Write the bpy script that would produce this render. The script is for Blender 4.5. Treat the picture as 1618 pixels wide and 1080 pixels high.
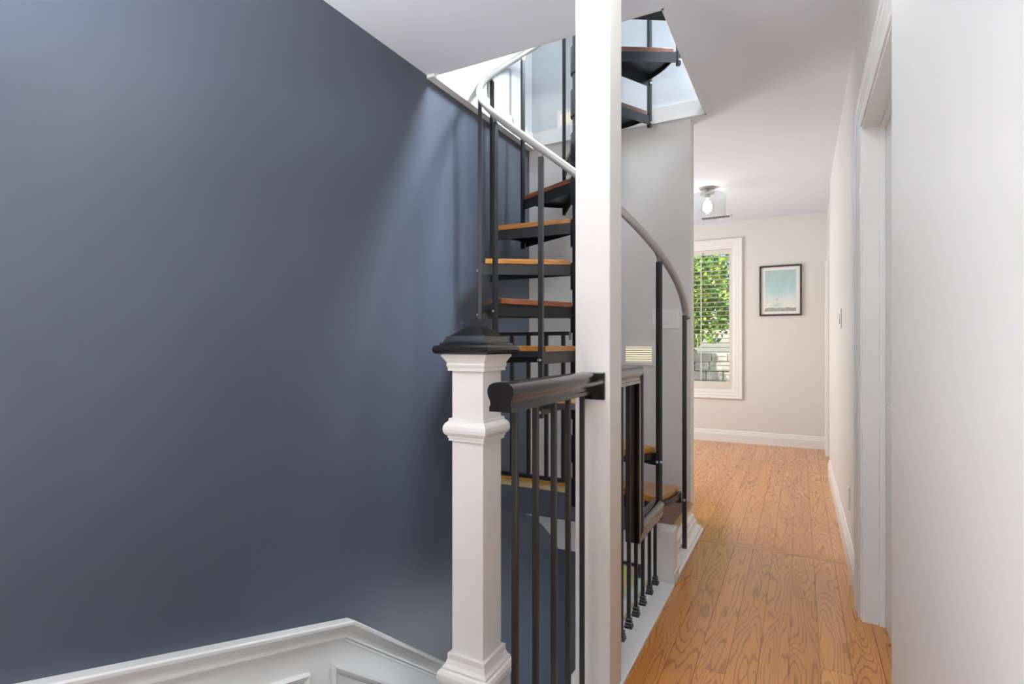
import bpy, bmesh, math, random
from mathutils import Vector, Matrix
random.seed(7)
S = bpy.context.scene
COL = S.collection
PI = math.pi
for o in list(bpy.data.objects):
    bpy.data.objects.remove(o, do_unlink=True)

# ------------------------------------------------------------------ camera
F_PX, CX, HY = 850.0, 809.0, 546.0
YAW = math.atan(455.0 / 850.0)
CAM_Z = 1.2
cd = bpy.data.cameras.new('camera')
cam = bpy.data.objects.new('camera', cd)
COL.objects.link(cam)
cam.location = (0, 0, CAM_Z)
cam.rotation_euler = (PI / 2, 0, YAW)
cd.sensor_width = 36.0
cd.sensor_fit = 'HORIZONTAL'
cd.lens = 36.0 * F_PX / 1618.0
cd.shift_x = 0.0
cd.shift_y = (HY - 540.0) / 1618.0
cd.clip_start = 0.02
cd.clip_end = 200
S.camera = cam

# ------------------------------------------------------------------ world, sun, large lights, exposure
w = bpy.data.worlds.new('sky')
S.world = w
w.use_nodes = True
nt = w.node_tree
sky = nt.nodes.new('ShaderNodeTexSky')
sky.sky_type = 'NISHITA'
sky.sun_disc = False
sky.sun_elevation = math.radians(50)
sky.sun_rotation = math.radians(200)
nt.links.new(sky.outputs[0], nt.nodes['Background'].inputs[0])
nt.nodes['Background'].inputs[1].default_value = 0.16

def lamp(name, kind, loc, rot, energy, color=(1, 1, 1), size=None, size_y=None, parent=None):
    l = bpy.data.lights.new(name, kind)
    l.energy = energy
    l.color = color
    if kind == 'AREA':
        l.shape = 'RECTANGLE'
        l.size = size
        l.size_y = size_y or size
    elif kind == 'POINT':
        l.shadow_soft_size = size
    elif kind == 'SUN':
        l.angle = size
    o = bpy.data.objects.new(name, l)
    COL.objects.link(o)
    o.location = loc
    o.rotation_euler = rot
    if parent:
        o.parent = parent
    return o

lamp('sun', 'SUN', (0, 0, 20), (math.radians(38), 0, math.radians(20)), 4.5, (1, .95, .85), math.radians(1))
# added fill lamps behind and right of the camera; no windows built there
lamp('rear_fill', 'AREA', (-.8, -3.35, 1.75), (math.radians(92), 0, 0), 6, (.97, .985, 1.0), 2.0, 1.7)
lamp('side_fill', 'AREA', (2.4, -1.75, 1.55), (math.radians(88), 0, math.radians(50)), 44, (.97, .985, 1.0), 1.8, 1.8)
# added upward fill lamps behind the camera, brightening ceiling and navy wall
lamp('rear_ceiling_fill', 'AREA', (-1.3, -.35, 1.9), (PI, 0, 0), 84, (.95, .975, 1.0), .5, .5)
lamp('low_ceiling_fill', 'AREA', (-.45, -.3, .5), (PI, 0, 0), 27, (.95, .975, 1.0), .6, .6)
# added lamp for upper storey daylight, aimed at the navy wall; no skylight built
sk = lamp('upper_daylight_fill', 'AREA', (.3, 3.25, 5.15), (math.radians(-16), math.radians(32), 0), 125, (.84, .92, 1.0), 1.7, 1.3)
sk.data.spread = math.radians(75)
# added fill lamp brightening the far room from out of sight
lamp('far_room_fill', 'AREA', (-2.65, 5.5, 1.5), (math.radians(90), 0, math.radians(-90)), 44, (.96, .98, 1.0), 1.5, 1.5)
# added unseen lamp brightening the lower stairwell; no window there
lamp('lower_stair_fill', 'AREA', (-.75, 3.65, -1.35), (math.radians(84), 0, math.radians(90)), 9, (.86, .93, 1.0), 1.2, .8)
vs = S.view_settings
vs.view_transform = 'Standard'
vs.look = 'None'
vs.exposure = 0.56
vs.gamma = 1.0
vs.use_curve_mapping = False

# ------------------------------------------------------------------ materials
def hexc(h):
    h = h.lstrip('#')
    v = [int(h[i:i + 2], 16) / 255 for i in (0, 2, 4)]
    return tuple((c / 12.92 if c <= .04045 else ((c + .055) / 1.055) ** 2.4) for c in v)

def rgba(c):
    return (c[0], c[1], c[2], 1)

class Nodes:
    def __init__(s, name):
        s.m = bpy.data.materials.new(name)
        s.m.use_nodes = True
        s.t = s.m.node_tree
        s.b = s.t.nodes['Principled BSDF']
        s.out = s.t.nodes['Material Output']
    def n(s, typ, **kw):
        x = s.t.nodes.new(typ)
        for k, v in kw.items():
            setattr(x, k, v)
        return x
    def l(s, a, b):
        s.t.links.new(a, b)
    def math(s, op, a, b=None, c=None):
        x = s.n('ShaderNodeMath', operation=op)
        for i, v in enumerate((a, b, c)):
            if v is None:
                continue
            if isinstance(v, (int, float)):
                x.inputs[i].default_value = v
            else:
                s.l(v, x.inputs[i])
        return x.outputs[0]
    def ramp(s, fac, stops):
        x = s.n('ShaderNodeValToRGB')
        e = x.color_ramp.elements
        while len(e) < len(stops):
            e.new(.5)
        for i, (p, c) in enumerate(stops):
            e[i].position = p
            e[i].color = rgba(c)
        s.l(fac, x.inputs[0])
        return x.outputs[0]
    def noise(s, vec, scale, detail=3, rough=.5, dist=0):
        x = s.n('ShaderNodeTexNoise')
        x.inputs['Scale'].default_value = scale
        x.inputs['Detail'].default_value = detail
        x.inputs['Roughness'].default_value = rough
        x.inputs['Distortion'].default_value = dist
        if vec is not None:
            s.l(vec, x.inputs['Vector'])
        return x
    def mapping(s, vec, scale=(1, 1, 1), loc=(0, 0, 0)):
        x = s.n('ShaderNodeMapping')
        x.inputs['Scale'].default_value = scale
        x.inputs['Location'].default_value = loc
        s.l(vec, x.inputs['Vector'])
        return x.outputs[0]
    def coord(s, which='Object'):
        return s.n('ShaderNodeTexCoord').outputs[which]
    def mix(s, fac, a, b, blend='MIX'):
        x = s.n('ShaderNodeMix', data_type='RGBA', blend_type=blend)
        for sock, v in ((x.inputs[0], fac), (x.inputs[6], a), (x.inputs[7], b)):
            if isinstance(v, (int, float)):
                sock.default_value = v
            elif isinstance(v, tuple):
                sock.default_value = rgba(v)
            else:
                s.l(v, sock)
        return x.outputs[2]
    def bump(s, h, strength=.1, dist=.01):
        x = s.n('ShaderNodeBump')
        x.inputs['Strength'].default_value = strength
        x.inputs['Distance'].default_value = dist
        s.l(h, x.inputs['Height'])
        s.l(x.outputs[0], s.b.inputs['Normal'])

def paint(name, col, rough=.5, var=.03, scale=3.0, bump=.03, spec=.5, coat=0, metal=0):
    k = Nodes(name)
    g = k.n('ShaderNodeNewGeometry').outputs['Position']
    nz = k.noise(g, scale, 4)
    dark = tuple(c * (1 - var) for c in col)
    lite = tuple(min(1, c * (1 + var)) for c in col)
    k.l(k.ramp(nz.outputs[0], [(.3, dark), (.7, lite)]), k.b.inputs['Base Color'])
    k.b.inputs['Roughness'].default_value = rough
    k.b.inputs['Specular IOR Level'].default_value = spec
    k.b.inputs['Coat Weight'].default_value = coat
    k.b.inputs['Coat Roughness'].default_value = .15
    k.b.inputs['Metallic'].default_value = metal
    if bump:
        fine = k.noise(g, 260, 2)
        k.bump(fine.outputs[0], bump, .002)
    return k.m

MAT = {}
MAT['white_wall'] = paint('white_wall_paint', hexc('#dedad4'), .55, .012, 2, .03)
MAT['upper_wall'] = paint('upper_storey_paint', hexc('#cdd0d1'), .6, .012, 2, .03)
MAT['hall_wall'] = paint('warm_white_hall_paint', hexc('#dedbd6'), .42, .012, 2, .05)
MAT['ceiling'] = paint('ceiling_paint', hexc('#e0e6ee'), .8, .01, 2, .02)
MAT['trim'] = paint('white_semigloss', hexc('#e8e6e2'), .25, .01, 5, 0)
MAT['column'] = paint('column_white', hexc('#d2cdc7'), .3, .012, 5, .02)
MAT['navy'] = paint('navy_wall_paint', hexc('#4a515e'), .38, .04, 2.5, .08, .5)
MAT['black'] = paint('black_lacquer', hexc('#14110f'), .18, .25, 14, 0, .5, .35)
MAT['iron'] = paint('black_iron', hexc('#1c1b1a'), .38, .3, 25, .05)
MAT['steel'] = paint('dark_grey_steel', hexc('#17191c'), .34, .2, 18, .04, .6)
MAT['post_steel'] = paint('post_dark_steel', hexc('#1d1c1c'), .3, .25, 20, .04, .6)
MAT['silver'] = paint('silver_rail_paint', hexc('#b0ada8'), .3, .03, 8, 0, .5, 0, .3)
MAT['bolt'] = paint('bolt_zinc', hexc('#c8c8c6'), .3, .03, 8, 0, .5, 0, .6)
MAT['bracket'] = paint('rail_bracket_grey', hexc('#8d8a85'), .4, .05, 20, 0, .5, 0, .4)
MAT['nosing'] = paint('bare_tan_wood_edge', hexc('#c2a878'), .5, .12, 18, 0)
MAT['brass'] = paint('gold_nosing', hexc('#b9975a'), .35, .08, 20, 0, .5, 0, .2)
MAT['plastic'] = paint('white_plastic', hexc('#eceae6'), .3, .005, 5, 0)
MAT['frame'] = paint('dark_wood_frame', hexc('#3b312a'), .35, .15, 40, 0)
MAT['mat'] = paint('mat_board', hexc('#efedea'), .8, .01, 40, 0)
MAT['dark'] = paint('vent_dark', hexc('#1e1e1e'), .6, .05, 20, 0)
MAT['stone'] = paint('garden_stone', hexc('#cfcabd'), .8, .3, 5, .2)
MAT['concrete'] = paint('garden_ground', hexc('#8a857b'), .9, .15, 3, .1)
MAT['bark'] = paint('bark', hexc('#5a4836'), .9, .25, 14, .3)
MAT['shutter'] = paint('shutter_offwhite', hexc('#dcd6cb'), .4, .01, 5, 0)
MAT['carpet'] = paint('stair_runner_grey', hexc('#8f8b84'), .95, .1, 60, .2)

def wood(name, light, mid, dark, along='Y', rings=26., rough=.3, freq=1.0, coat=.3, use_random=True, linew=.5):
    k = Nodes(name)
    oc = k.coord('Object')
    sc = {'Y': (6.5 * freq, .62 * freq, 6.5 * freq), 'X': (.9 * freq, 7 * freq, 7 * freq)}[along]
    v = k.mapping(oc, sc)
    if use_random:
        oi = k.n('ShaderNodeObjectInfo')
        cmb = k.n('ShaderNodeCombineXYZ')
        r = oi.outputs['Random']
        k.l(k.math('MULTIPLY', r, 71.3), cmb.inputs[0])
        k.l(k.math('MULTIPLY', r, 37.7), cmb.inputs[1])
        k.l(k.math('MULTIPLY', r, 53.1), cmb.inputs[2])
        add = k.n('ShaderNodeVectorMath', operation='ADD')
        k.l(v, add.inputs[0])
        k.l(cmb.outputs[0], add.inputs[1])
        v = add.outputs[0]
    big = k.noise(v, 1.0, 2.5, .5, .25)
    field = k.math('MULTIPLY', big.outputs[0], rings)
    saw = k.math('FRACT', field)
    tri = k.math('ABSOLUTE', k.math('SUBTRACT', saw, .5))      # 0 at the line centre
    pores = k.noise(k.mapping(oc, (160, 7, 160) if along == 'Y' else (7, 160, 160)), 1, 2)
    tri2 = k.math('ADD', tri, k.math('MULTIPLY', k.math('SUBTRACT', pores.outputs[0], .5), .22))
    line = k.ramp(tri2, [(.02, (1, 1, 1)), (.30 * linew / .5, (0, 0, 0))])
    tone = k.noise(v, .8, 3)
    base = k.ramp(tone.outputs[0], [(.3, mid), (.7, light)])
    if use_random:
        base = k.mix(k.math('MULTIPLY', r, .45), base, tuple(c * .78 for c in mid))
    col = k.mix(k.math('MULTIPLY', line, .6), base, dark)
    streak = k.ramp(pores.outputs[0], [(.30, (.72, .66, .6)), (.5, (1, 1, 1))])
    col = k.mix(.55, col, streak, 'MULTIPLY')
    k.l(col, k.b.inputs['Base Color'])
    k.b.inputs['Roughness'].default_value = rough
    k.b.inputs['Coat Weight'].default_value = coat
    k.b.inputs['Coat Roughness'].default_value = .18
    k.bump(pores.outputs[0], .05, .001)
    return k.m

MAT['oak'] = wood('oak_floor', hexc('#e29a44'), hexc('#cd7f30'), hexc('#7c4317'), 'Y', 30, .27, 1.0, .5, True, .34)
MAT['tread_gold'] = wood('tread_golden_wood', hexc('#c98a3e'), hexc('#b8792f'), hexc('#8a5318'), 'X', 9, .3, 1.4, .3)
MAT['red_tint'] = wood('reddish_tinted_wood', hexc('#8f5536'), hexc('#7d4528'), hexc('#5a2e18'), 'X', 9, .28, 1.4, .3)  # redder tone; on the treads it stands for how light falls
MAT['tread_shaded'] = wood('tread_shaded_wood', hexc('#7c5240'), hexc('#6d4534'), hexc('#4a2c20'), 'X', 9, .32, 1.4, .25)  # darker copy of the tread wood, shade put into the colour

def thin_glass(name, tint=(1, 1, 1), amount=.12, rough=.0):
    k = Nodes(name)
    tr = k.n('ShaderNodeBsdfTransparent')
    tr.inputs[0].default_value = rgba(tint)
    gl = k.n('ShaderNodeBsdfGlossy')
    gl.inputs['Roughness'].default_value = rough
    fr = k.n('ShaderNodeLayerWeight')
    fr.inputs[0].default_value = .25
    mx = k.n('ShaderNodeMixShader')
    k.l(k.math('ADD', k.math('MULTIPLY', k.math('POWER', fr.outputs['Facing'], 3.0), amount * 5), .03), mx.inputs[0])
    k.l(tr.outputs[0], mx.inputs[1])
    k.l(gl.outputs[0], mx.inputs[2])
    k.l(mx.outputs[0], k.out.inputs[0])
    return k.m

MAT['glass'] = thin_glass('clear_glass', (.97, .98, .98), .12)
MAT['pane'] = thin_glass('window_glass', (.97, .99, .98), .06)

def emit(name, col, strength):
    k = Nodes(name)
    k.b.inputs['Base Color'].default_value = rgba(col)
    k.b.inputs['Emission Color'].default_value = rgba(col)
    k.b.inputs['Emission Strength'].default_value = strength
    return k.m

MAT['filament'] = emit('bulb_glow', (1, .97, .92), 14)
MAT['step_glow'] = emit('step_light_glow', (1, .84, .55), .62)

def leaf_mat(name, a, b, c):
    k = Nodes(name)
    g = k.n('ShaderNodeNewGeometry')
    nz = k.noise(g.outputs['Position'], 2.2, 2)
    rnd = g.outputs['Random Per Island']
    f = k.math('ADD', k.math('MULTIPLY', nz.outputs[0], .6), k.math('MULTIPLY', rnd, .45))
    k.l(k.ramp(f, [(.25, a), (.5, b), (.78, c)]), k.b.inputs['Base Color'])
    k.b.inputs['Roughness'].default_value = .5
    k.b.inputs['Transmission Weight'].default_value = 0
    k.b.inputs['Subsurface Weight'].default_value = 0
    return k.m

MAT['leaf_green'] = leaf_mat('green_leaves', hexc('#2f6b2a'), hexc('#5d9a3c'), hexc('#9cc254'))
MAT['leaf_yellow'] = leaf_mat('yellow_green_leaves', hexc('#6d9a30'), hexc('#b5c043'), hexc('#e6cf55'))

MAT['leaf_bright'] = leaf_mat('bright_leaves', hexc('#3f8a35'), hexc('#86b84a'), hexc('#d8d860'))

def print_mat():
    k = Nodes('seascape_print')
    oc = k.coord('Object')
    sep = k.n('ShaderNodeSeparateXYZ')
    k.l(oc, sep.inputs[0])
    # object space: x across (-.17..0.17), z up (-.25...25)
    z = k.math('ADD', k.math('MULTIPLY', sep.outputs[2], 2.0), .5)
    nz = k.noise(oc, 7, 4)
    zz = k.math('ADD', z, k.math('MULTIPLY', k.math('SUBTRACT', nz.outputs[0], .5), .35))
    sky_ = k.ramp(zz, [(.10, hexc('#e9e4dc')), (.30, hexc('#dfe4e0')), (.50, hexc('#b9d6d6')), (.66, hexc('#b3d2d0')), (1.0, hexc('#b0c9c4'))])
    blue = k.noise(k.mapping(oc, (5, 1, 7), (3.1, 0, 1.7)), 1.1, 2)
    sky_ = k.mix(k.ramp(blue.outputs[0], [(.52, (0, 0, 0)), (.75, (.5, .5, .5))]), sky_, hexc('#9cc6ca'))
    land = k.math('LESS_THAN', k.math('ADD', z, k.math('MULTIPLY', k.math('SUBTRACT', k.noise(oc, 30, 4).outputs[0], .5), .05)), .085)
    landc = k.ramp(k.noise(oc, 60, 3).outputs[0], [(.3, hexc('#8d958b')), (.7, hexc('#b9bdb0'))])
    k.l(k.mix(land, sky_, landc), k.b.inputs['Base Color'])
    k.b.inputs['Roughness'].default_value = .7
    return k.m
MAT['print'] = print_mat()

def canvas_mat():
    k = Nodes('colourful_canvas')
    oc = k.coord('Object')
    v = k.n('ShaderNodeTexVoronoi')
    v.inputs['Scale'].default_value = 9
    k.l(k.mapping(oc, (1.4, 1, .8)), v.inputs['Vector'])
    nz = k.noise(oc, 6, 3)
    c = k.ramp(nz.outputs[0], [(.25, hexc('#4f6f8c')), (.4, hexc('#cfc9a2')), (.5, hexc('#d8a05a')), (.6, hexc('#9fb56a')), (.75, hexc('#c4664a'))])
    c = k.mix(.35, c, v.outputs['Color'])
    k.l(c, k.b.inputs['Base Color'])
    k.b.inputs['Roughness'].default_value = .6
    return k.m
MAT['canvas'] = canvas_mat()

# ------------------------------------------------------------------ mesh helpers
class MB:
    def __init__(s):
        s.v, s.f = [], []
    def add(s, vs_, fs):
        k = len(s.v)
        s.v += [tuple(p) for p in vs_]
        s.f += [tuple(i + k for i in q) for q in fs]
        return s
    def box(s, x0, x1, y0, y1, z0, z1):
        return s.add([(x0, y0, z0), (x1, y0, z0), (x1, y1, z0), (x0, y1, z0), (x0, y0, z1), (x1, y0, z1), (x1, y1, z1), (x0, y1, z1)],
                     [(0, 3, 2, 1), (4, 5, 6, 7), (0, 1, 5, 4), (1, 2, 6, 5), (2, 3, 7, 6), (3, 0, 4, 7)])
    def prism(s, poly, a, b, axis='Y', ma=None, mb=None):
        """extrude a 2-D polygon between a and b along axis. Y: poly=(x,z); X: poly=(y,z); Z: poly=(x,y)"""
        n = len(poly)
        def P(p, t):
            return {'Y': (p[0], t, p[1]), 'X': (t, p[0], p[1]), 'Z': (p[0], p[1], t)}[axis]
        va = [P(p, a if ma is None else a + ma(p)) for p in poly]
        vb = [P(p, b if mb is None else b + mb(p)) for p in poly]
        fs = [tuple(range(n)), tuple(range(2 * n - 1, n - 1, -1))]
        for i in range(n):
            j = (i + 1) % n
            fs.append((i, i + n, j + n, j))
        return s.add(va + vb, fs)
    def tube(s, pts, r, seg=10, cap=True, up=None):
        pts = [Vector(p) for p in pts]
        rings = []
        for i, p in enumerate(pts):
            d = (pts[min(i + 1, len(pts) - 1)] - pts[max(i - 1, 0)]).normalized()
            u = Vector((0, 0, 1)) if abs(d.z) < .95 else Vector((1, 0, 0))
            a = d.cross(u).normalized()
            b = a.cross(d).normalized()
            rr = r[i] if isinstance(r, (list, tuple)) else r
            rings.append([p + a * math.cos(2 * PI * k / seg) * rr + b * math.sin(2 * PI * k / seg) * rr for k in range(seg)])
        vs_ = [q for rg in rings for q in rg]
        fs = []
        for i in range(len(rings) - 1):
            for k in range(seg):
                m = (k + 1) % seg
                fs.append((i * seg + k, i * seg + m, (i + 1) * seg + m, (i + 1) * seg + k))
        if cap:
            fs.append(tuple(range(seg - 1, -1, -1)))
            fs.append(tuple((len(rings) - 1) * seg + k for k in range(seg)))
        return s.add(vs_, fs)
    def lathe(s, prof, seg=24, c=(0, 0), square=False, cap=True):
        """prof = [(radius or half width, z)]"""
        n = 4 if square else seg
        vs_ = []
        for r, z in prof:
            for k in range(n):
                if square:
                    sx, sy = ((-1, -1), (1, -1), (1, 1), (-1, 1))[k]
                    vs_.append((c[0] + sx * r, c[1] + sy * r, z))
                else:
                    t = 2 * PI * k / n
                    vs_.append((c[0] + r * math.cos(t), c[1] + r * math.sin(t), z))
        fs = []
        for i in range(len(prof) - 1):
            for k in range(n):
                m = (k + 1) % n
                fs.append((i * n + k, i * n + m, (i + 1) * n + m, (i + 1) * n + k))
        if cap:
            fs.append(tuple(range(n - 1, -1, -1)))
            fs.append(tuple((len(prof) - 1) * n + k for k in range(n)))
        return s.add(vs_, fs)
    def mesh(s, name, mat, bevel=0, smooth=False, segs=2):
        me = bpy.data.meshes.new(name)
        me.from_pydata(s.v, [], s.f)
        bm = bmesh.new()
        bm.from_mesh(me)
        bmesh.ops.recalc_face_normals(bm, faces=bm.faces)
        if bevel:
            es = [e for e in bm.edges if len(e.link_faces) == 2 and e.calc_face_angle(0) > math.radians(35)]
            bmesh.ops.bevel(bm, geom=es, offset=bevel, segments=segs, profile=.5, affect='EDGES', clamp_overlap=True)
        if smooth:
            for f in bm.faces:
                f.smooth = True
            for e in bm.edges:
                if len(e.link_faces) == 2 and e.calc_face_angle(0) > math.radians(38):
                    e.smooth = False
        bm.to_mesh(me)
        bm.free()
        me.materials.append(MAT[mat] if isinstance(mat, str) else mat)
        return me
    def build(s, name, mat, parent=None, bevel=0, smooth=False, loc=None):
        o = bpy.data.objects.new(name, s.mesh(name, mat, bevel, smooth))
        COL.objects.link(o)
        if parent:
            o.parent = parent
        if loc:
            o.location = loc
        return o

def tag(o, label, cat, group=None, kind=None):
    o['label'] = label
    o['category'] = cat
    if group:
        o['group'] = group
    if kind:
        o['kind'] = kind
    return o

def empty(name, loc, label, cat, group=None, kind=None):
    o = bpy.data.objects.new(name, None)
    o.empty_display_size = .1
    COL.objects.link(o)
    o.location = loc
    return tag(o, label, cat, group, kind)

def inst(me, name, parent, loc=(0, 0, 0), rotz=0, rot=None):
    o = bpy.data.objects.new(name, me)
    COL.objects.link(o)
    o.parent = parent
    o.location = loc
    o.rotation_euler = rot or (0, 0, rotz)
    return o

# ------------------------------------------------------------------ key dimensions
ZC = 2.745                     # ceiling
XB = -1.88                     # blue wall
XR = 0.245                     # right hall wall
XK = -0.55                     # floor edge at the stairwell
YE = 3.80                      # wall behind the spiral stair
YF = 7.19                      # far wall
OX0, OX1, OY0, OY1 = -1.85, -0.55, 2.50, 3.785   # opening in the ceiling
SC = Vector((-1.2, 3.14, 0))   # spiral centre

# ------------------------------------------------------------------ structure: walls, ceiling
def struct(name, mb, mat, label, cat='wall', **kw):
    o = mb.build(name, mat, **kw)
    return tag(o, label, cat, kind='structure')

struct('wall_left', MB().box(XB - .12, XB, -3.5, 4.37, -2.74, ZC), 'navy',
       'tall navy blue painted wall beside the stairwell', 'wall')

# right wall with a doorway (Y 1.85 - 2.80) and its near/far stretches
DY0, DY1, DZ = 1.85, 2.80, 2.16
mb = MB()
mb.box(XR - .028, XR + .13, .45, 1.755, 0, ZC)
mb.box(XR, XR + .13, 1.755, DY0, 0, ZC)
mb.box(XR, XR + .13, DY1, 5.78, 0, ZC)
mb.box(XR, XR + .13, DY0, DY1, DZ, ZC)
mb.box(XR + .03, XR + .13, 5.78, YF, 0, ZC)
struct('wall_right', mb, 'hall_wall', 'long white hallway wall on the right with doorway', 'wall')

# far wall with the window opening
WX0, WX1, WZ0, WZ1 = -1.42, -0.728, 0.642, 2.43
mb = MB()
mb.box(-2.9, WX0, YF, YF + .14, -.1, ZC)
mb.box(WX1, XR + .13, YF, YF + .14, -.1, ZC)
mb.box(WX0, WX1, YF, YF + .14, -.1, WZ0)
mb.box(WX0, WX1, YF, YF + .14, WZ1, ZC)
struct('wall_far', mb, 'hall_wall', 'white end wall of the hall with window and framed print', 'wall')

struct('wall_stair_end', MB().box(XB, -0.655, YE, YE + .12, -.12, ZC), 'white_wall',
       'white wall right behind the spiral staircase', 'wall')
mb = MB()
mb.box(-2.9, -2.78, YE, YF, -.1, ZC)
mb.box(-2.9, XB, YE - .0, YE + .12, -.1, ZC)
struct('wall_far_room', mb, 'hall_wall', 'white side wall of the far room round the corner', 'wall')
struct('wall_rear', MB().box(XB - .12, 2.9, -3.62, -3.5, -.1, ZC).box(2.78, 2.9, -3.5, .6, -.1, ZC).box(XR + .13, 2.9, .48, .6, -.1, ZC), 'hall_wall', 'white wall behind the photographer', 'wall')

# ceiling around the opening
mb = MB()
T = .10
mb.box(-2.9, OX0, -3.6, YF + .1, ZC, ZC + T)
mb.box(OX1, XR + .13, -3.6, YF + .1, ZC, ZC + T)
mb.box(XR + .13, 2.9, -3.6, .6, ZC, ZC + T)
mb.box(OX0, OX1, -3.6, OY0, ZC, ZC + T)
mb.box(OX0, OX1, OY1, YF + .1, ZC, ZC + T)
struct('ceiling', mb, 'ceiling', 'flat white hall ceiling with square opening for the spiral stair', 'ceiling')

# upper storey shaft
UZ = 5.3
struct('wall_upper_left', MB().box(OX0 - .12, OX0, -.2, OY1 + .12, ZC + T, UZ), 'upper_wall', 'white upper storey wall on the left of the stair shaft', 'wall')
struct('wall_upper_far', MB().box(OX0, 1.6, OY1, OY1 + .12, ZC + T, UZ), 'upper_wall', 'bright white upper storey wall seen through the ceiling opening', 'wall')
mb = MB()
mb.box(1.5, 1.62, -.2, OY1 + .12, ZC + T, UZ)
mb.box(OX0 - .12, 1.62, -.32, -.2, ZC + T, UZ)
struct('wall_upper_near', mb, 'upper_wall', 'white upper storey walls out of sight above the hall', 'wall')
struct('ceiling_upper', MB().box(OX0 - .12, 1.62, -.32, OY1 + .12, UZ, UZ + .1), 'ceiling', 'white ceiling of the upper storey', 'ceiling')
mb = MB()
mb.box(XR + .13, 1.62, .601, OY1 + .12, ZC + .0, ZC + T)
struct('floor_upper', mb, 'ceiling', 'upper storey floor slab beside the hall ceiling', 'floor')

# trim round the ceiling opening
tr = empty('trim_1', (0, 0, ZC), 'white trim boards lining the ceiling opening', 'trim', kind='structure')
tt = .02
MB().box(OX0, OX1, OY1 - tt, OY1, 0, .105).build('trim_board', 'trim', tr)
MB().box(OX0, OX0 + tt, OY0, OY1, 0, .105).build('trim_board', 'trim', tr)
MB().box(OX1 - .012, OX1, OY0, OY1, 0, .105).build('trim_board', 'trim', tr)
MB().box(OX0, OX1, OY0, OY0 + .012, 0, .105).build('trim_board', 'trim', tr)
MB().box(XB, OX0 + tt, OY0 - .02, OY1, -.018, 0).build('edge_bead', 'trim', tr)

# ------------------------------------------------------------------ floor with planks
fl = struct('floor', MB().box(-.653, XK, 3.665, 3.92, -.12, -.012).box(XR + .13, 2.9, -3.5, .5, -.12, 0).box(XK, XR + .13, -3.5, YF + .1, -.12, -.012).box(-2.8, XK, 3.92, YF + .1, -.12, -.012).box(XB, XK, -3.5, .15, -.12, -.012),
            'nosing', 'glossy honey oak plank floor of the hallway', 'floor')
fl.data.materials[0] = MAT['oak']
PW = .104
G = .0012
HY0, HY1 = 3.475, 3.56          # cross plank
def plank(x0, x1, y0, y1):
    cxm, cym = (x0 + x1) / 2, (y0 + y1) / 2
    dz = random.uniform(-.0004, .0004)
    o = MB().box(-(x1 - x0) / 2 + G / 2, (x1 - x0) / 2 - G / 2, -(y1 - y0) / 2 + G / 2, (y1 - y0) / 2 - G / 2, -.012, 0).build('plank', 'oak', fl)
    o.location = (cxm, cym, dz)
    return o
def lay(x0, x1, y0, y1, wmin=.35, wmax=1.0):
    n = max(1, round((x1 - x0) / PW))
    wd = (x1 - x0) / n
    for i in range(n):
        y = y0
        first = True
        while y < y1 - 1e-4:
            L = random.uniform(.25, 1.6) if first else random.uniform(.9, 2.0)
            first = False
            e = y + L
            if y1 - e < .35:
                e = y1
            plank(x0 + i * wd, x0 + (i + 1) * wd, y, e)
            y = e
lay(XK, XR + .13, -.9, HY0)
lay(XK, XR + .13, HY1, YF)
lay(-1.95, XK, 3.92, YF)
plank(-.653, XK, 3.665, 3.92)
# the cross plank between the two stretches of floor
o = MB().box(-.04 + G, .04 - G, -.41, .41, -.012, .0004).build('plank', 'oak', fl)
o.location = ((XK + XR) / 2 + .03, (HY0 + HY1) / 2, 0)
o.rotation_euler = (0, 0, PI / 2)
o.scale = ((HY1 - HY0) / .08, 1.1, 1)

# ------------------------------------------------------------------ kerb at the stairwell edge
kb = empty('trim_2', (0, 0, 0), 'white painted kerb board carrying the iron balusters', 'trim', kind='structure')
MB().box(-.672, XK, 1.05, 2.745, -.25, .012).build('kerb_board', 'trim', kb, bevel=.003)
MB().box(-.684, -.6725, 1.05, 2.745, -.25, .008).build('tan_strip', 'nosing', kb)
MB().box(-.73, -.6845, 1.05, 2.745, -.25, .010).build('inner_board', 'trim', kb, bevel=.002)
struct('wall_well_right', MB().box(-.73, -.62, .15, 3.12, -2.74, -.255), 'white_wall', 'white side wall of the stairwell below the hall floor', 'wall')
# boxed white post at the end of the kerb, below the first tread
struct('trim_3', MB().box(-.715, -.56, 2.747, 2.86, 0.0, .27), 'trim', 'short white boxed post under the lowest wooden tread', 'trim', bevel=.002)

# ------------------------------------------------------------------ landing platform (wood, gold nosing, moulded skirt)
lp = empty('landing_platform', (-.9, 3.4, 0), 'low wooden landing with gold nosing and white skirt by hall', 'landing')
def lpb(mb, name, mat, **kw):
    o = mb.build(name, mat, lp, **kw)
    o.location = (.9, -3.4, 0)
    return o
lpb(MB().box(-.725, -.665, 2.87, 3.205, -.10, .10).box(XB, -.665, 3.206, YE - .001, .0955, .10), 'base', 'trim')
for i in range(10):
    x1 = -.665 - i * .1215
    lpb(MB().box(x1 - .1209, x1 - .0006, 3.206, YE - .001, .10, .14), 'plank', 'red_tint')
lpb(MB().box(-.725, -.6655, 2.87, 3.2055, .10, .14), 'plank', 'red_tint')
lpb(MB().box(-.664, -.632, 2.87, YE - .03, .125, .143), 'nosing', 'brass', bevel=.003)
prof = [(-.664, .0), (XK - .001, 0), (XK - .001, .018), (XK - .010, .022), (XK - .014, .034), (XK - .036, .040), (XK - .042, .046), (XK - .046, .07), (XK - .056, .076), (XK - .060, .098), (XK - .076, .104), (XK - .080, .1245), (-.664, .1245)]
lpb(MB().prism(prof, 2.745 + .12, 3.66, 'Y'), 'skirt_moulding', 'trim')
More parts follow.
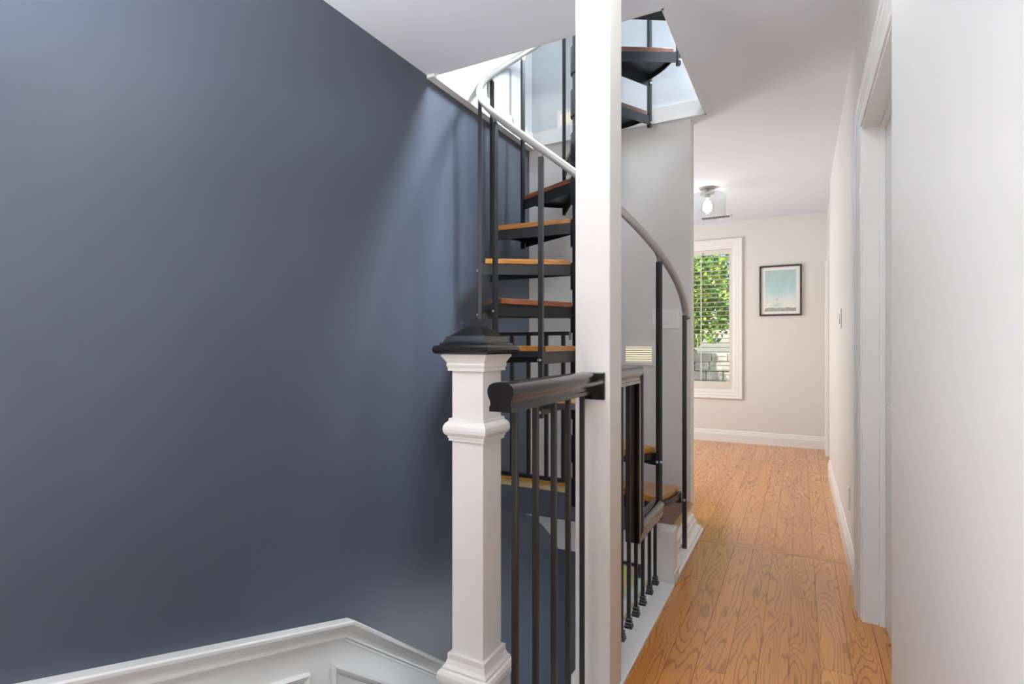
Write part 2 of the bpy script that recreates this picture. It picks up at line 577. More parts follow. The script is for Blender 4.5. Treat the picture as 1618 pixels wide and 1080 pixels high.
lpb(MB().prism([(p[0], p[1]) for p in prof if p[0] > -.60] + [(-.60, .09), (-.60, 0)], 2.75, 2.866, 'Y') if False else MB().box(-.559, XK - .002, 2.747, 2.866, 0, .06), 'skirt_block', 'trim')

# upper slab of the landing, left of the pole, over the lower stair
hd = empty('stair_header', (-1.3, 3.3, 0), 'navy fascia and tan slab edge below the black landing guard', 'header', kind='structure')
def hdb(mb, name, mat, **kw):
    o = mb.build(name, mat, hd, **kw)
    o.location = (1.3, -3.3, 0)
    return o
hdb(MB().box(XB, -.88, 3.165, 3.205, .0955, .28), 'fascia', 'navy')
hdb(MB().box(XB, -1.20, 3.155, 3.1645, .272, .318), 'slab_edge', 'nosing')
hdb(MB().box(XB, -1.265, 3.135, 3.205, .3185, .337), 'cap_board', 'tread_gold')

# ------------------------------------------------------------------ lower stair below
LF = -2.74
struct('floor_lower', MB().box(XB - .1, 1, -.2, 4.6, LF - .1, LF), 'carpet', 'grey floor of the storey below the stairwell', 'floor')
struct('wall_lower_end', MB().box(XB, -.62, 4.37, 4.5, LF, -.2), 'navy', 'blue wall at the bottom of the lower stairs', 'wall')
cur = [(3.21, .080), (3.37, .034), (3.624, -.054), (3.842, -.153), (4.02, -.265), (4.108, -.333), (4.212, -.418), (4.292, -.498), (4.369, -.583)]
soff = cur + [(y_, z_ + .012) for y_, z_ in reversed(cur)]
struct('ceiling_lower', MB().prism(soff, XB, -.665, 'X'), 'column', 'curved beige soffit above the lower stairs', 'ceiling')
struct('wall_lower_near', MB().box(XB, -.62, .03, .15, LF, -.12), 'white_wall', 'white wall at the near end of the stairwell', 'wall')
struct('wall_lower_right', MB().box(-.62, -.5, 3.12, 4.5, LF, -.13), 'white_wall', 'white side wall at the foot of the lower stairs', 'wall')

ws_ = empty('winder_steps', (-1.3, .7, -1), 'carpeted top steps turning down from the hall floor', 'stairs')
for bx in ((-1.0, -.735, .16, 1.2, -.6, -.2), (-1.30, -1.0, .16, 1.29, -.8, -.39), (XB + .012, -1.30, .16, 1.0, -1.0, -.58), (XB + .012, -1.301, 1.001, 1.29, -1.1, -.68)):
    o = MB().box(*bx).build('tread', 'carpet', ws_, bevel=.01)
    o.location = (1.3, -.7, 1)
struct('floor_landing', MB().box(XB + .012, -.735, 1.301, 1.75, -1.1, -.77), 'carpet', 'carpeted half landing under the white newel post', 'floor', bevel=.01)
fs_ = empty('stair_flight', (-1.3, 2.0, -1), 'carpeted straight stairs descending beside the navy wall', 'stairs')
z, y = -.96, 1.751
while z > LF + .05:
    o = MB().box(XB + .012, -.735, y, min(y + .25, 4.36), z - .22, z).build('tread', 'carpet', fs_, bevel=.01)
    o.location = (1.3, -2.0, 1)
    z -= .195
    y += .25

# wainscot below the chair rail, chair rail and panel mouldings on the navy wall
def crail_z(y):
    return .285 - .2978 * (y - .646) if y < 1.865 else -.078 - .7863 * (y - 1.865)
ws = empty('trim_4', (XB, 1.5, 0), 'white wainscot with sloping chair rail low on the navy wall', 'wainscot', kind='structure')
def wsb(mb, name, mat, **kw):
    o = mb.build(name, mat, ws, **kw)
    o.location = (-XB, -1.5, 0)
    return o
# panel sheet
mb = MB()
ys = [.17, 1.865, 3.3]
poly = [(y, crail_z(y) - .03) for y in ys] + [(3.3, -2.6), (1.865, -1.3), (.17, -.75)]
mb.prism(poly, XB, XB + .008, 'X')
wsb(mb, 'wainscot_sheet', 'trim')
# swept chair-rail profile (out, down) with a mitre at the kink
cp = [(0, 0), (.050, 0), (.054, -.006), (.052, -.018), (.040, -.030), (.026, -.050), (.022, -.062), (.030, -.066), (.030, -.074), (.018, -.080), (.018, -.090), (0, -.092)]
def sweep_yz(mb, prof, path, x0):
    """path in (y,z); profile (out along +X, v along the local normal). mitred"""
    path = [Vector(p) for p in path]
    nrm = []
    for a, b in zip(path[:-1], path[1:]):
        d = (b - a).normalized()
        nrm.append(Vector((-d.y, d.x)))
    vs_, n = [], len(prof)
    for i, p in enumerate(path):
        if i == 0:
            m = nrm[0]
        elif i == len(path) - 1:
            m = nrm[-1]
        else:
            m = (nrm[i - 1] + nrm[i]) / (1 + nrm[i - 1].dot(nrm[i]))
        for u, v in prof:
            q = p + m * v
            vs_.append((x0 + u, q.x, q.y))
    fs = []
    for i in range(len(path) - 1):
        for k in range(n):
            j = (k + 1) % n
            fs.append((i * n + k, i * n + j, (i + 1) * n + j, (i + 1) * n + k))
    fs.append(tuple(range(n)))
    fs.append(tuple((len(path) - 1) * n + k for k in range(n - 1, -1, -1)))
    return mb.add(vs_, fs)
wsb(sweep_yz(MB(), cp, [(.17, crail_z(.17)), (1.865, crail_z(1.865)), (3.25, crail_z(3.25))], XB + .001), 'chair_rail', 'trim')
pm = [(0, 0), (.010, 0), (.020, -.010), (.016, -.022), (.008, -.030), (0, -.032)]
def panel(pts):
    """closed moulding frame"""
    mb = MB()
    n = len(pts)
    P = [Vector(p) for p in pts]
    for i in range(n):
        a, b = P[i], P[(i + 1) % n]
        pa, nb = P[i - 1], P[(i + 2) % n]
        def mit(p, q, r):
            d1, d2 = (q - p).normalized(), (r - q).normalized()
            n1, n2 = Vector((-d1.y, d1.x)), Vector((-d2.y, d2.x))
            return (n1 + n2) / (1 + n1.dot(n2))
        m0, m1 = mit(pa, a, b), mit(a, b, nb)
        va = [(XB + .008 + u, (a + m0 * v).x, (a + m0 * v).y) for u, v in pm]
        vb = [(XB + .008 + u, (b + m1 * v).x, (b + m1 * v).y) for u, v in pm]
        k = len(pm)
        mb.add(va + vb, [(j, (j + 1) % k, k + (j + 1) % k, k + j) for j in range(k)])
    return mb
# clockwise in (y,z): inside lies to the right of the direction of travel
wsb(panel([(.25, -.209 + .2978 * 1.386), (1.636, -.209), (1.636, -.62), (.25, -.25)]), 'panel_moulding', 'trim')
wsb(panel([(1.761, -.235), (2.75, -.235 - .7863 * .989), (2.75, -1.72), (1.761, -.94)]), 'panel_moulding', 'trim')
wsb(panel([(-.6 + .8, .55), (.20001, .55), (.20001, .5), (.2, .5)]) if False else MB().box(XB, XB + .009, .16, .17, -.75, .43), 'end_strip', 'trim')

# ------------------------------------------------------------------ baseboards
bp = [(0, 0), (.018, 0), (.018, .10), (.014, .108), (.014, .118), (.009, .126), (.009, .136), (.004, .146), (0, .148)]
def baseboard_x(name, x, y0, y1, label):      # on a wall facing -X
    struct(name, MB().prism([(x - u, z) for u, z in bp], y0, y1, 'Y'), 'trim', label, 'baseboard')
baseboard_x('baseboard_right', XR, 2.935, 5.78, 'white stepped baseboard along the right hallway wall')
struct('baseboard_far', MB().prism([(YF - u, z) for u, z in bp], -2.75, XR + .03, 'X'), 'trim', 'white baseboard below the window and framed print', 'baseboard')
baseboard_x('baseboard_near', XR - .028, .46, 1.754, 'white baseboard of the near right wall')

# ------------------------------------------------------------------ door with casing in the right wall
dr = empty('door_1', (XR, 2.3, 0), 'white door recessed in moulded casing on the right wall', 'door', kind='structure')
def drb(mb, name, mat, **kw):
    o = mb.build(name, mat, dr, **kw)
    o.location = (-XR, -2.3, 0)
    return o
CW = .12
cs = [(0, 0), (.012, 0), (.014, .02), (.018, .03), (.018, .055), (.020, .062), (.020, .085), (.024, .092), (.026, .112), (.022, .12), (0, .12)]
# casing legs (profile in (x out, y across)) extruded in Z with 45 degree head mitres
def leg(y_in, sgn):
    poly = [(XR - u, y_in + sgn * v) for u, v in cs]
    return MB().prism(poly, 0, DZ, 'Z', mb=lambda p: abs(p[1] - y_in))
drb(leg(DY1, 1), 'door_casing', 'trim')

poly = [(XR - u, DZ + v) for u, v in cs]
drb(MB().prism(poly, 1.757, DY1, 'Y', mb=lambda p: (p[1] - DZ)), 'head_casing', 'trim')
drb(MB().box(XR - .006, XR + .13, DY1 - .018, DY1 - .0005, 0, DZ - .0005), 'jamb', 'trim')
drb(MB().box(XR - .006, XR + .13, DY0 + .0005, DY0 + .018, 0, DZ - .0005), 'jamb', 'trim')
drb(MB().box(XR - .006, XR + .13, DY0 + .019, DY1 - .019, DZ - .018, DZ - .0005), 'head_jamb', 'trim')
drb(MB().box(XR + .055, XR + .075, DY1 - .034, DY1 - .0185, 0.0, DZ - .019), 'door_stop', 'trim')
drb(MB().box(XR + .055, XR + .075, DY0 + .019, DY1 - .035, DZ - .034, DZ - .0185), 'door_stop', 'trim')
mb = MB().box(XR + .0755, XR + .115, DY0 + .021, DY1 - .021, .008, DZ - .021)
leafo = drb(mb, 'door_leaf', 'trim')
for (a, b) in ((.25, .95), (1.08, 1.98)):
    for (c, e) in ((DY0 + .12, (DY0 + DY1) / 2 - .05), ((DY0 + DY1) / 2 + .05, DY1 - .12)):
        o = MB().box(XR + .0705, XR + .0752, c, e, a, b).build('raised_panel', 'trim', leafo, bevel=.002)
# the far door casing on the recessed stretch of the right wall
d2 = empty('trim_5', (XR, 6.8, 0), 'white door casing in the far right corner of the hall', 'trim', kind='structure')
o = MB().box(XR - .002 , XR + .03, 6.72, 6.84, 0, 2.12).build('casing_board', 'trim', d2, bevel=.004)
o.location = (-XR, -6.8, 0)
o = MB().box(XR + .012, XR + .03, 6.845, YF - .02, 2.0, 2.12).build('casing_head', 'trim', d2, bevel=.004)
o.location = (-XR, -6.8, 0)

# ------------------------------------------------------------------ window, shutter
wn = empty('window_1', ((WX0 + WX1) / 2, YF, WZ0), 'white cased window at the end of the hall', 'window', kind='structure')
wl = (-(WX0 + WX1) / 2, -YF, -WZ0)
wc = [(0, 0), (.010, 0), (.014, .015), (.014, .04), (.020, .048), (.020, .075), (.028, .083), (.030, .098), (.022, .102), (0, .102)]
def wseg(side):
    mb = MB()
    if side in 'LR':
        x, s = (WX0, -1) if side == 'L' else (WX1, 1)
        mb.prism([(x + s * v, YF - u) for u, v in wc], WZ0, WZ1, 'Z', ma=lambda p: -abs(p[0] - x), mb=lambda p: abs(p[0] - x))
    else:
        z, s = (WZ0, -1) if side == 'B' else (WZ1, 1)
        mb.prism([(YF - u, z + s * v) for u, v in wc], WX0, WX1, 'X', ma=lambda p: -abs(p[1] - z), mb=lambda p: abs(p[1] - z))
    return mb.build('window_casing', 'trim', wn, loc=wl)
for s_ in 'LRTB':
    wseg(s_)
MB().box(WX0, WX0 + .02, YF - .004, YF + .14, WZ0, WZ1).build('jamb', 'trim', wn, loc=wl)
MB().box(WX1 - .02, WX1, YF - .004, YF + .14, WZ0, WZ1).build('jamb', 'trim', wn, loc=wl)
MB().box(WX0 + .02, WX1 - .02, YF - .004, YF + .14, WZ0, WZ0 + .02).build('sill', 'trim', wn, loc=wl)
MB().box(WX0 + .02, WX1 - .02, YF - .004, YF + .14, WZ1 - .02, WZ1).build('head', 'trim', wn, loc=wl)
MB().box(WX0 + .02, WX1 - .02, YF + .105, YF + .111, WZ0 + .02, WZ1 - .02).build('pane', 'pane', wn, loc=wl)

sh = empty('plantation_shutter', ((WX0 + WX1) / 2, YF + .02, WZ0), 'off-white louvered shutter with open slats inside the end window', 'shutter')
sl = (-(WX0 + WX1) / 2, -YF - .02, -WZ0)
SX0, SX1, SZ0, SZ1 = WX0 + .022, WX1 - .022, WZ0 + .022, WZ1 - .022
IX0, IX1, IZ0, IZ1 = WX0 + .052, -.779, .752, 2.348
MB().box(SX0, IX0, YF + .008, YF + .035, SZ0, SZ1).build('stile', 'shutter', sh, loc=sl)
MB().box(IX1, SX1, YF + .008, YF + .035, SZ0, SZ1).build('stile', 'shutter', sh, loc=sl)
MB().box(IX0, IX1, YF + .008, YF + .035, SZ0, IZ0).build('bottom_rail', 'shutter', sh, loc=sl)
MB().box(IX0, IX1, YF + .008, YF + .035, IZ1, SZ1).build('top_rail', 'shutter', sh, loc=sl)
NS = 28
el = [(.027 * math.cos(t * PI / 4), .0038 * math.sin(t * PI / 4)) for t in range(8)]
lm = MB().prism(el, -(IX1 - IX0) / 2 + .001, (IX1 - IX0) / 2 - .001, 'X').mesh('louver', 'shutter')
for i in range(NS):
    zz = IZ0 + (i + .5) * (IZ1 - IZ0) / NS
    o = inst(lm, 'louver', sh, ((IX0 + IX1) / 2 + sl[0], YF + .022 + sl[1], zz + sl[2]))
    o.rotation_euler = (math.radians(-7), 0, 0)
MB().box(-1.117, -1.105, YF - .016, YF - .007, IZ0 + .01, IZ1 + .03).build('tilt_rod', 'shutter', sh, loc=sl)

# ------------------------------------------------------------------ support column
co = empty('support_column', (-.62, 1.80, .012), 'square white support column from kerb to ceiling', 'column')
MB().box(-.062, .062, -.066, .066, 0, ZC - .012).build('shaft', 'column', co, bevel=.004)

# ------------------------------------------------------------------ newel post
NX, NY, NW = -.960, 1.543, .060
LZ = -.77
nw = empty('newel_post', (NX, NY, LZ), 'white box newel post with black pyramid cap', 'newel post')
def nwb(prof, name, mat, bevel=0):
    return MB().lathe([(r, z - LZ) for r, z in prof], square=True).build(name, mat, nw, bevel=bevel)
nwb([(NW, .10), (NW, 1.13)], 'shaft', 'column', .002)
nwb([(.084, LZ), (.084, .085)], 'plinth', 'column', .003)
nwb([(.084, .0855), (.094, .092), (.097, .105), (.097, .120), (.092, .130), (.084, .134), (.084, .140), (.076, .150), (.071, .165), (.071, .182), (.060, .1825)], 'plinth_moulding', 'column')
nwb([(.061, .886), (.068, .8862), (.068, .896), (.071, .8965), (.071, .903), (.076, .906), (.081, .914), (.0825, .924), (.081, .936), (.076, .945), (.069, .951), (.068, .960), (.061, .9602)], 'collar_moulding', 'column')
nwb([(.061, 1.117), (.070, 1.1172), (.070, 1.128), (.072, 1.130), (.074, 1.137), (.072, 1.143), (.074, 1.147), (.080, 1.157), (.083, 1.162), (.086, 1.163), (.086, 1.172), (.061, 1.173)], 'capital', 'column')
cap = nwb([(.070, 1.1735), (.100, 1.1735), (.105, 1.178), (.1075, 1.186), (.106, 1.195), (.101, 1.201), (.090, 1.203), (.089, 1.209), (.083, 1.2115), (.079, 1.216), (.076, 1.223), (.073, 1.231), (.067, 1.2325), (.023, 1.263), (0.0005, 1.2635)], 'cap', 'black')
cap['label'] = 'black pyramid cap'

# ------------------------------------------------------------------ hallway guard railing
RX = -.637
gr = empty('guard_railing', (RX, 1.13, 0), 'black wooden handrail with iron balusters through the white column', 'railing')
half = [(.0, 0), (.031, 0), (.031, .012), (.0285, .014), (.028, .020), (.0295, .028), (.034, .036), (.0365, .045), (.036, .055), (.031, .064), (.020, .070), (.008, .072)]
rp = [(u, v) for u, v in half[1:]] + [(-u, v) for u, v in half[:0:-1]]
ZR, YV, ZL = 1.040, 2.292, .350
def rail_seg(p0, p1, m0, m1, name):
    va = [(u, p0[0] + m0[0] * v, p0[1] + m0[1] * v) for u, v in rp]
    vb = [(u, p1[0] + m1[0] * v, p1[1] + m1[1] * v) for u, v in rp]
    n = len(rp)
    mb = MB().add(va + vb, [tuple(range(n)), tuple(range(2 * n - 1, n - 1, -1))] + [(i, (i + 1) % n, n + (i + 1) % n, n + i) for i in range(n)])
    return mb.build(name, 'black', gr, smooth=True, loc=(0, -1.13, 0))
rail_seg((1.13, ZR), (1.724, ZR), (0, 1), (0, 1), 'handrail')
rail_seg((1.868, ZR), (YV, ZR), (0, 1), (1, 1), 'handrail')
rail_seg((YV, ZR), (YV, ZL), (1, 1), (1, 1), 'return_rail')
rail_seg((YV, ZL), (2.74, ZL), (1, 1), (0, 1), 'lower_rail')
MB().box(-.022, .063, -.005, .005, -.045, .047).build('rail_rosette', 'black', gr, bevel=.003, loc=(0, 1.7285 - 1.13, 1.064))
MB().box(-.047, .047, -.005, .005, -.045, .047).build('rail_rosette', 'black', gr, bevel=.003, loc=(0, 1.8725 - 1.13, 1.064))
bw = .0075
def shoe_mesh():
    return MB().lathe([(.016, 0), (.016, .010), (.0135, .013), (.0135, .022), (.0105, .026), (.0125, .030), (.0125, .036), (.0085, .040)], square=True).mesh('shoe', 'iron')
shm = shoe_mesh()
for y in (1.207, 1.327, 1.450, 1.560, 1.683):
    b = MB().box(-bw, bw, -bw, bw, 0, ZR - .0125).build('baluster', 'iron', gr, bevel=.001, loc=(0, y - 1.13, .0125))
    inst(shm, 'shoe', b, (0, 0, 0))
for y in (1.93, 2.02, 2.127, 2.236):
    b = MB().box(-bw, bw, -bw, bw, 0, ZR - .0125).build('baluster', 'iron', gr, bevel=.001, loc=(0, y - 1.13, .0125))
    inst(shm, 'shoe', b, (0, 0, 0))
for y in (2.348, 2.464, 2.588, 2.703):
    b = MB().box(-bw, bw, -bw, bw, 0, ZL - .0125).build('baluster', 'iron', gr, bevel=.001, loc=(0, y - 1.13, .0125))
    inst(shm, 'shoe', b, (0, 0, 0))

# ------------------------------------------------------------------ landing guard behind (flat black panel)
lg = empty('landing_guard', (-1.5, 3.15, .337), 'flat black iron guard panel on the raised landing edge', 'railing')
gx0, gx1 = XB + .005, -1.278
def lgb(mb, name, mat='iron', **kw):
    o = mb.build(name, mat, lg, **kw)
    o.location = (1.5, -3.15, -.337)
    return o
lgb(MB().box(gx0, gx1, 3.140, 3.162, 1.266, 1.290), 'top_rail', bevel=.002)
lgb(MB().box(gx0, gx1, 3.140, 3.162, .338, .362), 'bottom_rail', bevel=.002)
for x in (gx0 + .012, -1.686, -1.564, -1.437, -1.319):
    lgb(MB().box(x - .011, x + .011, 3.141, 3.161, .362, 1.266), 'upright')
lgb(MB().box(gx1 + .0005, gx1 + .012, 3.143, 3.159, 1.235, 1.285), 'pole_clip', 'bracket')

# ------------------------------------------------------------------ spiral staircase
sp = empty('spiral_staircase', (SC.x, SC.y, 0), 'black steel spiral staircase with wooden treads and silver handrail', 'staircase')
RISE = .2665
def tz(k):
    return .40 + RISE * (k - 1)
def phi(k):
    return math.radians(2 - 30 * (k - 1))
# pole + sleeves
MB().lathe([(.050, .285), (.050, 4.9)], 28).build('center_pole', 'steel', sp, smooth=True)
slm = MB().lathe([(.0505, -.155), (.060, -.155), (.0615, -.15), (.0615, .005), (.060, .010), (.0505, .010)], 28, cap=False).mesh('hub_sleeve', 'steel', smooth=True)
for k in range(1, 13):
    inst(slm, 'hub_sleeve', sp, (0, 0, tz(k) - .03))
# meshes shared by all treads: front edge on local +X axis, tread goes clockwise (negative angle)
AW = math.radians(31.5)
NB = 10
def wedge(r0, r1, a0, a1, z0, z1, corner=0):
    inner = [(r0 * math.cos(a), r0 * math.sin(a)) for a in (a1, a0)]
    outer = [(r1 * math.cos(a0 + (a1 - a0) * i / NB), r1 * math.sin(a0 + (a1 - a0) * i / NB)) for i in range(NB + 1)]
    return MB().prism(inner + outer, z0, z1, 'Z')
BT = .032
board = {}
for kk in ('tread_gold', 'red_tint', 'tread_shaded'):
    board[kk] = wedge(.066, .590, math.radians(1.2), -AW + math.radians(1.0), -BT, 0).mesh('tread_board', kk, bevel=.004)
def pan_mesh():
    mb = wedge(.06, .600, 0, -AW, -BT - .006, -BT - .0005)
    for a, s in ((0, -1), (-AW, 1)):
        c, sn = math.cos(a), math.sin(a)
        nx, ny = -sn * s, c * s          # towards the inside of the wedge
        th = .005
        pts = [(.055, 0), (.605, 0), (.605, th), (.055, th)]
        poly = [(r * c + t * nx, r * sn + t * ny) for r, t in pts]
        mb.prism(poly, -BT - .006 - .058, -BT - .0055, 'Z')
    for i in range(NB):
        b0, b1 = -AW * i / NB, -AW * (i + 1) / NB
        q = [(r * math.cos(b), r * math.sin(b)) for r, b in ((.597, b0), (.603, b0), (.603, b1), (.597, b1))]
        mb.prism(q, -BT - .028, -BT + .004, 'Z')
    return mb.mesh('tread_pan', 'steel')
pm_ = pan_mesh()
boltm = MB().lathe([(.0075, 0), (.0075, .004), (.005, .008), (.0005, .0085)], 8).mesh('bolt', 'bolt', smooth=True)
tread_light_tones = {1: 'tread_gold', 2: 'tread_gold', 3: 'tread_gold', 4: 'tread_gold', 5: 'red_tint', 6: 'tread_gold', 7: 'tread_gold', 8: 'red_tint', 9: 'red_tint', 10: 'tread_shaded', 11: 'tread_shaded', 12: 'tread_shaded'}  # same wood throughout; differing tones paint in the light on each tread
for k in range(1, 13):
    p = inst(pm_, 'tread_pan', sp, (0, 0, tz(k)), phi(k))
    inst(board[tread_light_tones[k]], 'tread_board', p)
# posts, each carrying tread k at its front corner and tread k-1 at its back corner
RP = .622
def rail_z(a):      # handrail centre height as a function of the angle
    k = 1 + (math.radians(2) - a) / math.radians(30)
    return 1.418 + RISE * (k - 1)
for k in range(1, 13):
    a = phi(k)
    z0 = .05 if k == 1 else tz(k - 1) - BT - .075
    z1 = min(rail_z(a) - .045, 4.3)
    b = MB().box(-.012, .012, -.012, .012, 0, z1 - z0).build('baluster', 'post_steel', sp, bevel=.0015, loc=(RP * math.cos(a), RP * math.sin(a), z0))
    b.rotation_euler = (0, 0, a)
    for zz in ([tz(k) - BT - .042] if k == 1 else [tz(k) - BT - .042, tz(k - 1) - BT - .045]):
        o = inst(boltm, 'bolt', b, (.012, 0, zz - z0), rot=(0, PI / 2, 0))
        o = inst(boltm, 'bolt', b, (0, -.012, zz - z0), rot=(PI / 2, 0, 0))
    # small plate that leans uphill to the rail
    br = MB().prism([(.010, -.010), (-.010, -.010), (-.012, .02), (-.034, .052), (-.026, .058), (-.002, .040), (.012, .015)], -.0065, .0065, 'X')
    o = br.build('rail_bracket', 'bracket', b, bevel=.001, loc=(0, 0, z1 - z0))
# handrail tube
pts = []
a0, a1 = math.radians(5), math.radians(2 - 30 * 12.2)
n = 150
for i in range(n + 1):
    a = a0 + (a1 - a0) * i / n
    zz = rail_z(a)
    if i < 4:
        zz -= .006 * (4 - i)
    pts.append((.626 * math.cos(a), .626 * math.sin(a), zz))
hr = MB().tube(pts, .0195, 14).build('handrail', 'silver', sp, smooth=True)
hr['label'] = 'silver tubular handrail'
MB().tube([pts[0], Vector(pts[0]) + (Vector(pts[0]) - Vector(pts[1])).normalized() * .008], .0205, 12).build('end_cap', 'iron', hr, smooth=True)

# ------------------------------------------------------------------ step lights and switches
def step_light(x0, x1, z0, z1, lx0, lx1, lz0, lz1, yw, label):
    e = empty('step_light', ((x0 + x1) / 2, yw, z0), label, 'step light', 'louvered step lights')
    lo = (-(x0 + x1) / 2, -yw, -z0)
    mb = MB()
    mb.box(x0, lx0, yw - .010, yw - .0005, z0, z1).box(lx1, x1, yw - .010, yw - .0005, z0, z1)
    mb.box(lx0, lx1, yw - .010, yw - .0005, z0, lz0).box(lx0, lx1, yw - .010, yw - .0005, lz1, z1)
    mb.build('face_plate', 'plastic', e, loc=lo)
    MB().box(lx0, lx1, yw - .0025, yw - .0008, lz0, lz1).build('lens', 'step_glow', e, loc=lo)
    nn = 7
    h = (lz1 - lz0) / nn
    for i in range(0, nn):
        z_ = lz0 + (i + .5) * h
        MB().prism([(yw - .011, z_ - .006), (yw - .004, z_ + .0005), (yw - .004, z_ + .005), (yw - .011, z_ + .003)], lx0 + .0002, lx1 - .0002, 'X').build('louver', 'plastic', e, loc=lo)
step_light(-1.135, -.892, 1.062, 1.224, -1.104, -.918, 1.084, 1.192, YE, 'lit louvered step light on the wall below the switch plate')
step_light(-1.63, -1.50, 2.855, 2.985, -1.607, -1.522, 2.872, 2.966, OY1, 'lit louvered step light on the upper wall near the pole')

sw = empty('light_switch', (-.82, YE, 1.318), 'three gang white rocker switch plate behind the stair posts', 'switch')
MB().box(-.095, .095, -.007, -.0005, 0, .135).build('face_plate', 'plastic', sw, bevel=.003)
for dx in (-.056, 0.0, .054):
    MB().box(dx - .019, dx + .019, -.011, -.0072, .032, .104).build('rocker', 'plastic', sw, bevel=.002)
sw = empty('wall_switch', (XR, 4.25, 1.318), 'single white switch on the right hall wall', 'switch')
MB().box(-.008, -.0005, -.05, .05, 0, .13).build('face_plate', 'plastic', sw, bevel=.003)
MB().box(-.013, -.0082, -.018, .018, .03, .10).build('rocker', 'plastic', sw, bevel=.002)
ou = empty('wall_outlet', (XR, 3.57, .285), 'white wall outlet low on the right hall wall', 'outlet')
MB().box(-.008, -.0005, -.045, .045, 0, .125).build('face_plate', 'plastic', ou, bevel=.003)
for zz in (.022, .070):
    MB().box(-.010, -.0082, -.019, .019, zz, zz + .034).build('socket', 'plastic', ou, bevel=.001)

# ------------------------------------------------------------------ framed print on the far wall
pf = empty('framed_print', (-.207, YF, 1.86), 'dark framed teal seascape print on the end wall', 'picture')
hw, hh, bwid = .227, .302, .020
mb = MB()
MB().box(-hw, -hw + bwid, -.028, -.001, -hh, hh).build('frame_bar', 'frame', pf, bevel=.002)
MB().box(hw - bwid, hw, -.028, -.001, -hh, hh).build('frame_bar', 'frame', pf, bevel=.002)
MB().box(-hw + bwid, hw - bwid, -.028, -.001, hh - bwid, hh).build('frame_bar', 'frame', pf, bevel=.002)
MB().box(-hw + bwid, hw - bwid, -.028, -.001, -hh, -hh + bwid).build('frame_bar', 'frame', pf, bevel=.002)
MB().box(-hw + bwid, hw - bwid, -.010, -.001, -hh + bwid, hh - bwid).build('mat_board', 'mat', pf)
prn = MB().box(-.167, .167, -.0112, -.0102, -.248, .245).build('print', 'print', pf)
MAT['bird'] = paint('bird_ink', hexc('#7f8f93'), .8, .2, 60, 0)
MAT['bird_white'] = paint('bird_white', hexc('#eef0ee'), .8, .02, 60, 0)
def bird(x, z, s, m):
    MB().prism([(x - s, z + s * .6), (x - s * .4, z + s * .15), (x, z - s * .3), (x + s * .5, z + s * .3), (x + s, z + s * .9), (x + s * .35, z - s * .1), (x, z - s * .9), (x - s * .45, z - s * .1)], -.0120, -.0113, 'Y').build('bird', m, prn)
rb = random.Random(3)
for (bx, bz, nb_) in ((-.075, .135, 3), (-.025, .13, 2), (-.02, .055, 2), (.085, .085, 2), (.135, .10, 3), (-.105, .02, 2), (.085, 0.0, 4), (-.06, -.09, 3), (-.02, -.10, 4), (.03, -.09, 3), (-.13, -.12, 2)):
    for _ in range(nb_):
        bird(bx + rb.uniform(-.025, .025), bz + rb.uniform(-.018, .018), rb.uniform(.006, .011), rb.choice(['bird', 'bird', 'bird_white']))

# canvas hung on the wall of the lower stairs
cv = empty('canvas_picture', (-1.30, 4.37, -.845), 'colourful abstract canvas on the lower stair wall behind balusters', 'picture')
MB().box(-.16, .125, -.03, -.001, -.36, .24).build('canvas', 'canvas', cv, bevel=.003)
MB().box(.126, .150, -.045, -.001, -.16, .225).build('side_panel', 'steel', cv)

# ------------------------------------------------------------------ ceiling light and vent
LX, LY = -.80, 5.555
cl = empty('ceiling_light', (LX, LY, ZC), 'clear glass drum ceiling light with glowing bulb', 'ceiling light')
MB().lathe([(.075, -.0005), (.075, -.006), (.068, -.012), (.020, -.014), (.012, -.02), (.012, -.05)], 28).build('canopy', 'silver', cl, smooth=True)
MB().lathe([(.068, -.050), (.068, -.058), (.03, -.060), (.026, -.062), (.026, -.098), (.024, -.100)], 28).build('socket', 'silver', cl, smooth=True)
MB().lathe([(.018, -.098), (.022, -.115), (.050, -.150), (.064, -.185), (.062, -.215), (.045, -.240), (.015, -.252), (.001, -.253)], 24, cap=False).build('bulb', 'glass', cl, smooth=True)
MB().lathe([(.006, -.115), (.022, -.13), (.040, -.170), (.040, -.205), (.010, -.238)], 16).build('glowing_filament', 'filament', cl, smooth=True)
MB().lathe([(.020, -.0595), (.150, -.062), (.166, -.072), (.170, -.085), (.170, -.285), (.172, -.290), (.168, -.290), (.166, -.285), (.166, -.087), (.160, -.075), (.148, -.066), (.020, -.0635)], 40, cap=False).build('glass_shade', 'glass', cl, smooth=True)
lamp('bulb_light', 'POINT', (0, 0, -.18), (0, 0, 0), 56, (.93, .965, 1.0), .03, parent=cl)
hall_fill = empty('ceiling_light', (-.22, 1.5, ZC), 'added unseen glass drum fill light over the near hall', 'ceiling light')  # copy of the fixture added out of view to brighten the near hall
for ch in list(cl.children):
    o = ch.copy()
    if ch.type == 'LIGHT':
        o.data = ch.data.copy()
        o.data.energy = 19
        o.data.shadow_soft_size = .06
    COL.objects.link(o)
    o.parent = hall_fill
vt = empty('ceiling_vent', (-.89, 6.83, ZC), 'slotted white ceiling vent near the end wall', 'vent')
MB().box(-.17, .17, -.055, .055, -.010, -.0005).build('frame', 'ceiling', vt)
for i in range(14):
    x = -.145 + i * .0223
    MB().box(x - .006, x + .0065, -.045, .045, -.014, -.0102).build('slot', 'dark', vt)

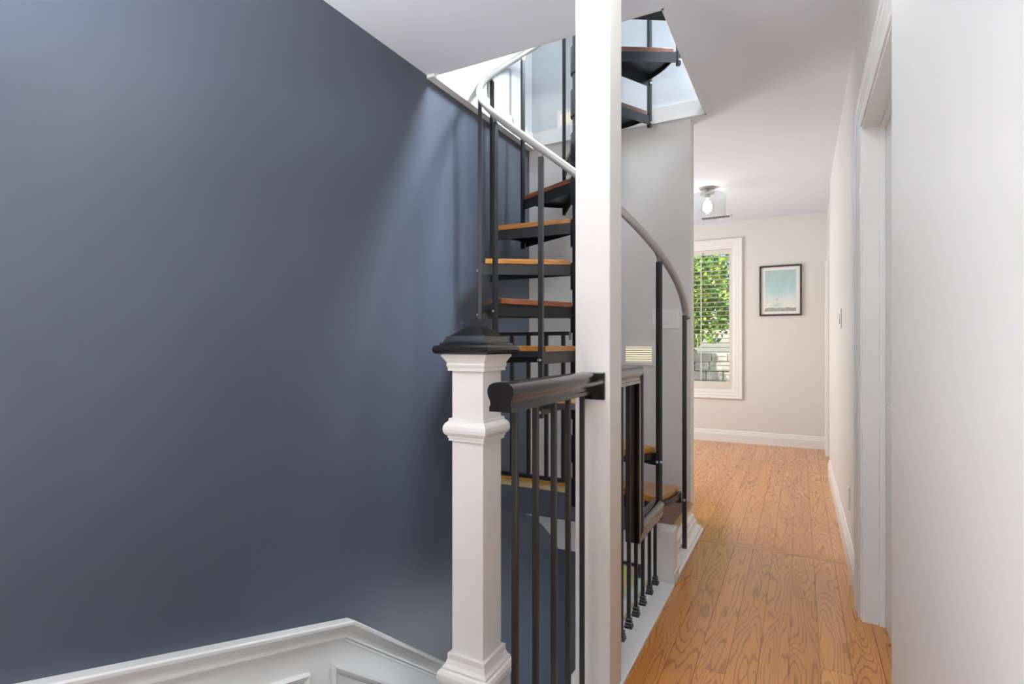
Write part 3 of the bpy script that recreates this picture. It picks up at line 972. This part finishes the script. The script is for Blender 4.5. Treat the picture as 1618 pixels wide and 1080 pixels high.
# ------------------------------------------------------------------ garden outside the window
tag(MB().box(-12, 9, 7.34, 26, -.5, -.35).build('garden_ground', 'concrete'), 'pale paved ground outside the window', 'ground', kind='structure')
gw = empty('garden_wall', (-2.2, 12.3, -.35), 'pale stone garden wall behind the plants outside', 'wall')
rw = random.Random(11)
for row in range(7):
    x = -3.2 + (row % 2) * .12
    while x < 2.4:
        L = rw.uniform(.3, .55)
        MB().box(x + .008, x + L - .008, -rw.uniform(.0, .03), .3, row * .2 + .006, row * .2 + .194).build('stone', 'stone', gw, bevel=.012)
        x += L

def leaf_cloud(n, c, r, size, seed, hole=.0):
    rr = random.Random(seed)
    mb = MB()
    for _ in range(n):
        while True:
            p = Vector((rr.uniform(-1, 1), rr.uniform(-1, 1), rr.uniform(-1, 1)))
            if p.length < 1 and p.length > .35:
                break
        lump = .82 + .25 * math.sin(p.x * 7 + seed) * math.sin(p.z * 6 + seed * 2) * math.cos(p.y * 5)
        q = Vector(c) + Vector((p.x * r[0], p.y * r[1], p.z * r[2])) * lump
        s = size * rr.uniform(.6, 1.3)
        d = Vector((rr.uniform(-1, 1), rr.uniform(-1, 1), rr.uniform(-.8, .5))).normalized()
        t = d.cross(Vector((rr.uniform(-1, 1), rr.uniform(-1, 1), rr.uniform(-1, 1)))).normalized()
        mb.add([q, q + d * s * .5 + t * s * .28, q + d * s, q + d * s * .5 - t * s * .28], [(0, 1, 2, 3)])
    return mb
def tree(name, x, y, crown_c, crown_r, n, size, mat, seed, label):
    e = empty(name, (x, y, -.35), label, 'tree', 'trees outside the window')
    z1 = crown_c[2]
    MB().tube([(0, 0, 0), (.04, .02, z1 * .5), (.0, .05, z1 + .2)], [.09, .07, .03], 8).build('trunk', 'bark', e, smooth=True)
    cm = leaf_cloud(n, crown_c, crown_r, size, seed)
    me = bpy.data.meshes.new('foliage')
    me.from_pydata(cm.v, [], cm.f)
    me.materials.append(MAT[mat])
    o = bpy.data.objects.new('foliage', me)
    COL.objects.link(o)
    o.parent = e
    o['kind'] = 'stuff'
tree('garden_tree', -1.9, 10.6, (0, 0, 2.6), (1.3, .9, 1.3), 7500, .11, 'leaf_bright', 5, 'green leafy tree directly outside the end window')
tree('garden_tree', -.35, 13.9, (0, 0, 3.2), (1.1, .7, 1.5), 3600, .12, 'leaf_yellow', 9, 'yellow-green tree behind the right half of the window')
tree('garden_tree', -3.3, 14.2, (0, 0, 3.2), (1.6, .8, 1.9), 4200, .16, 'leaf_green', 14, 'darker tree beyond the garden wall outside')
tree('garden_shrub', -1.95, 9.6, (0, 0, 1.0), (.35, .3, .5), 900, .08, 'leaf_yellow', 21, 'low yellow-green shrub below the window view')
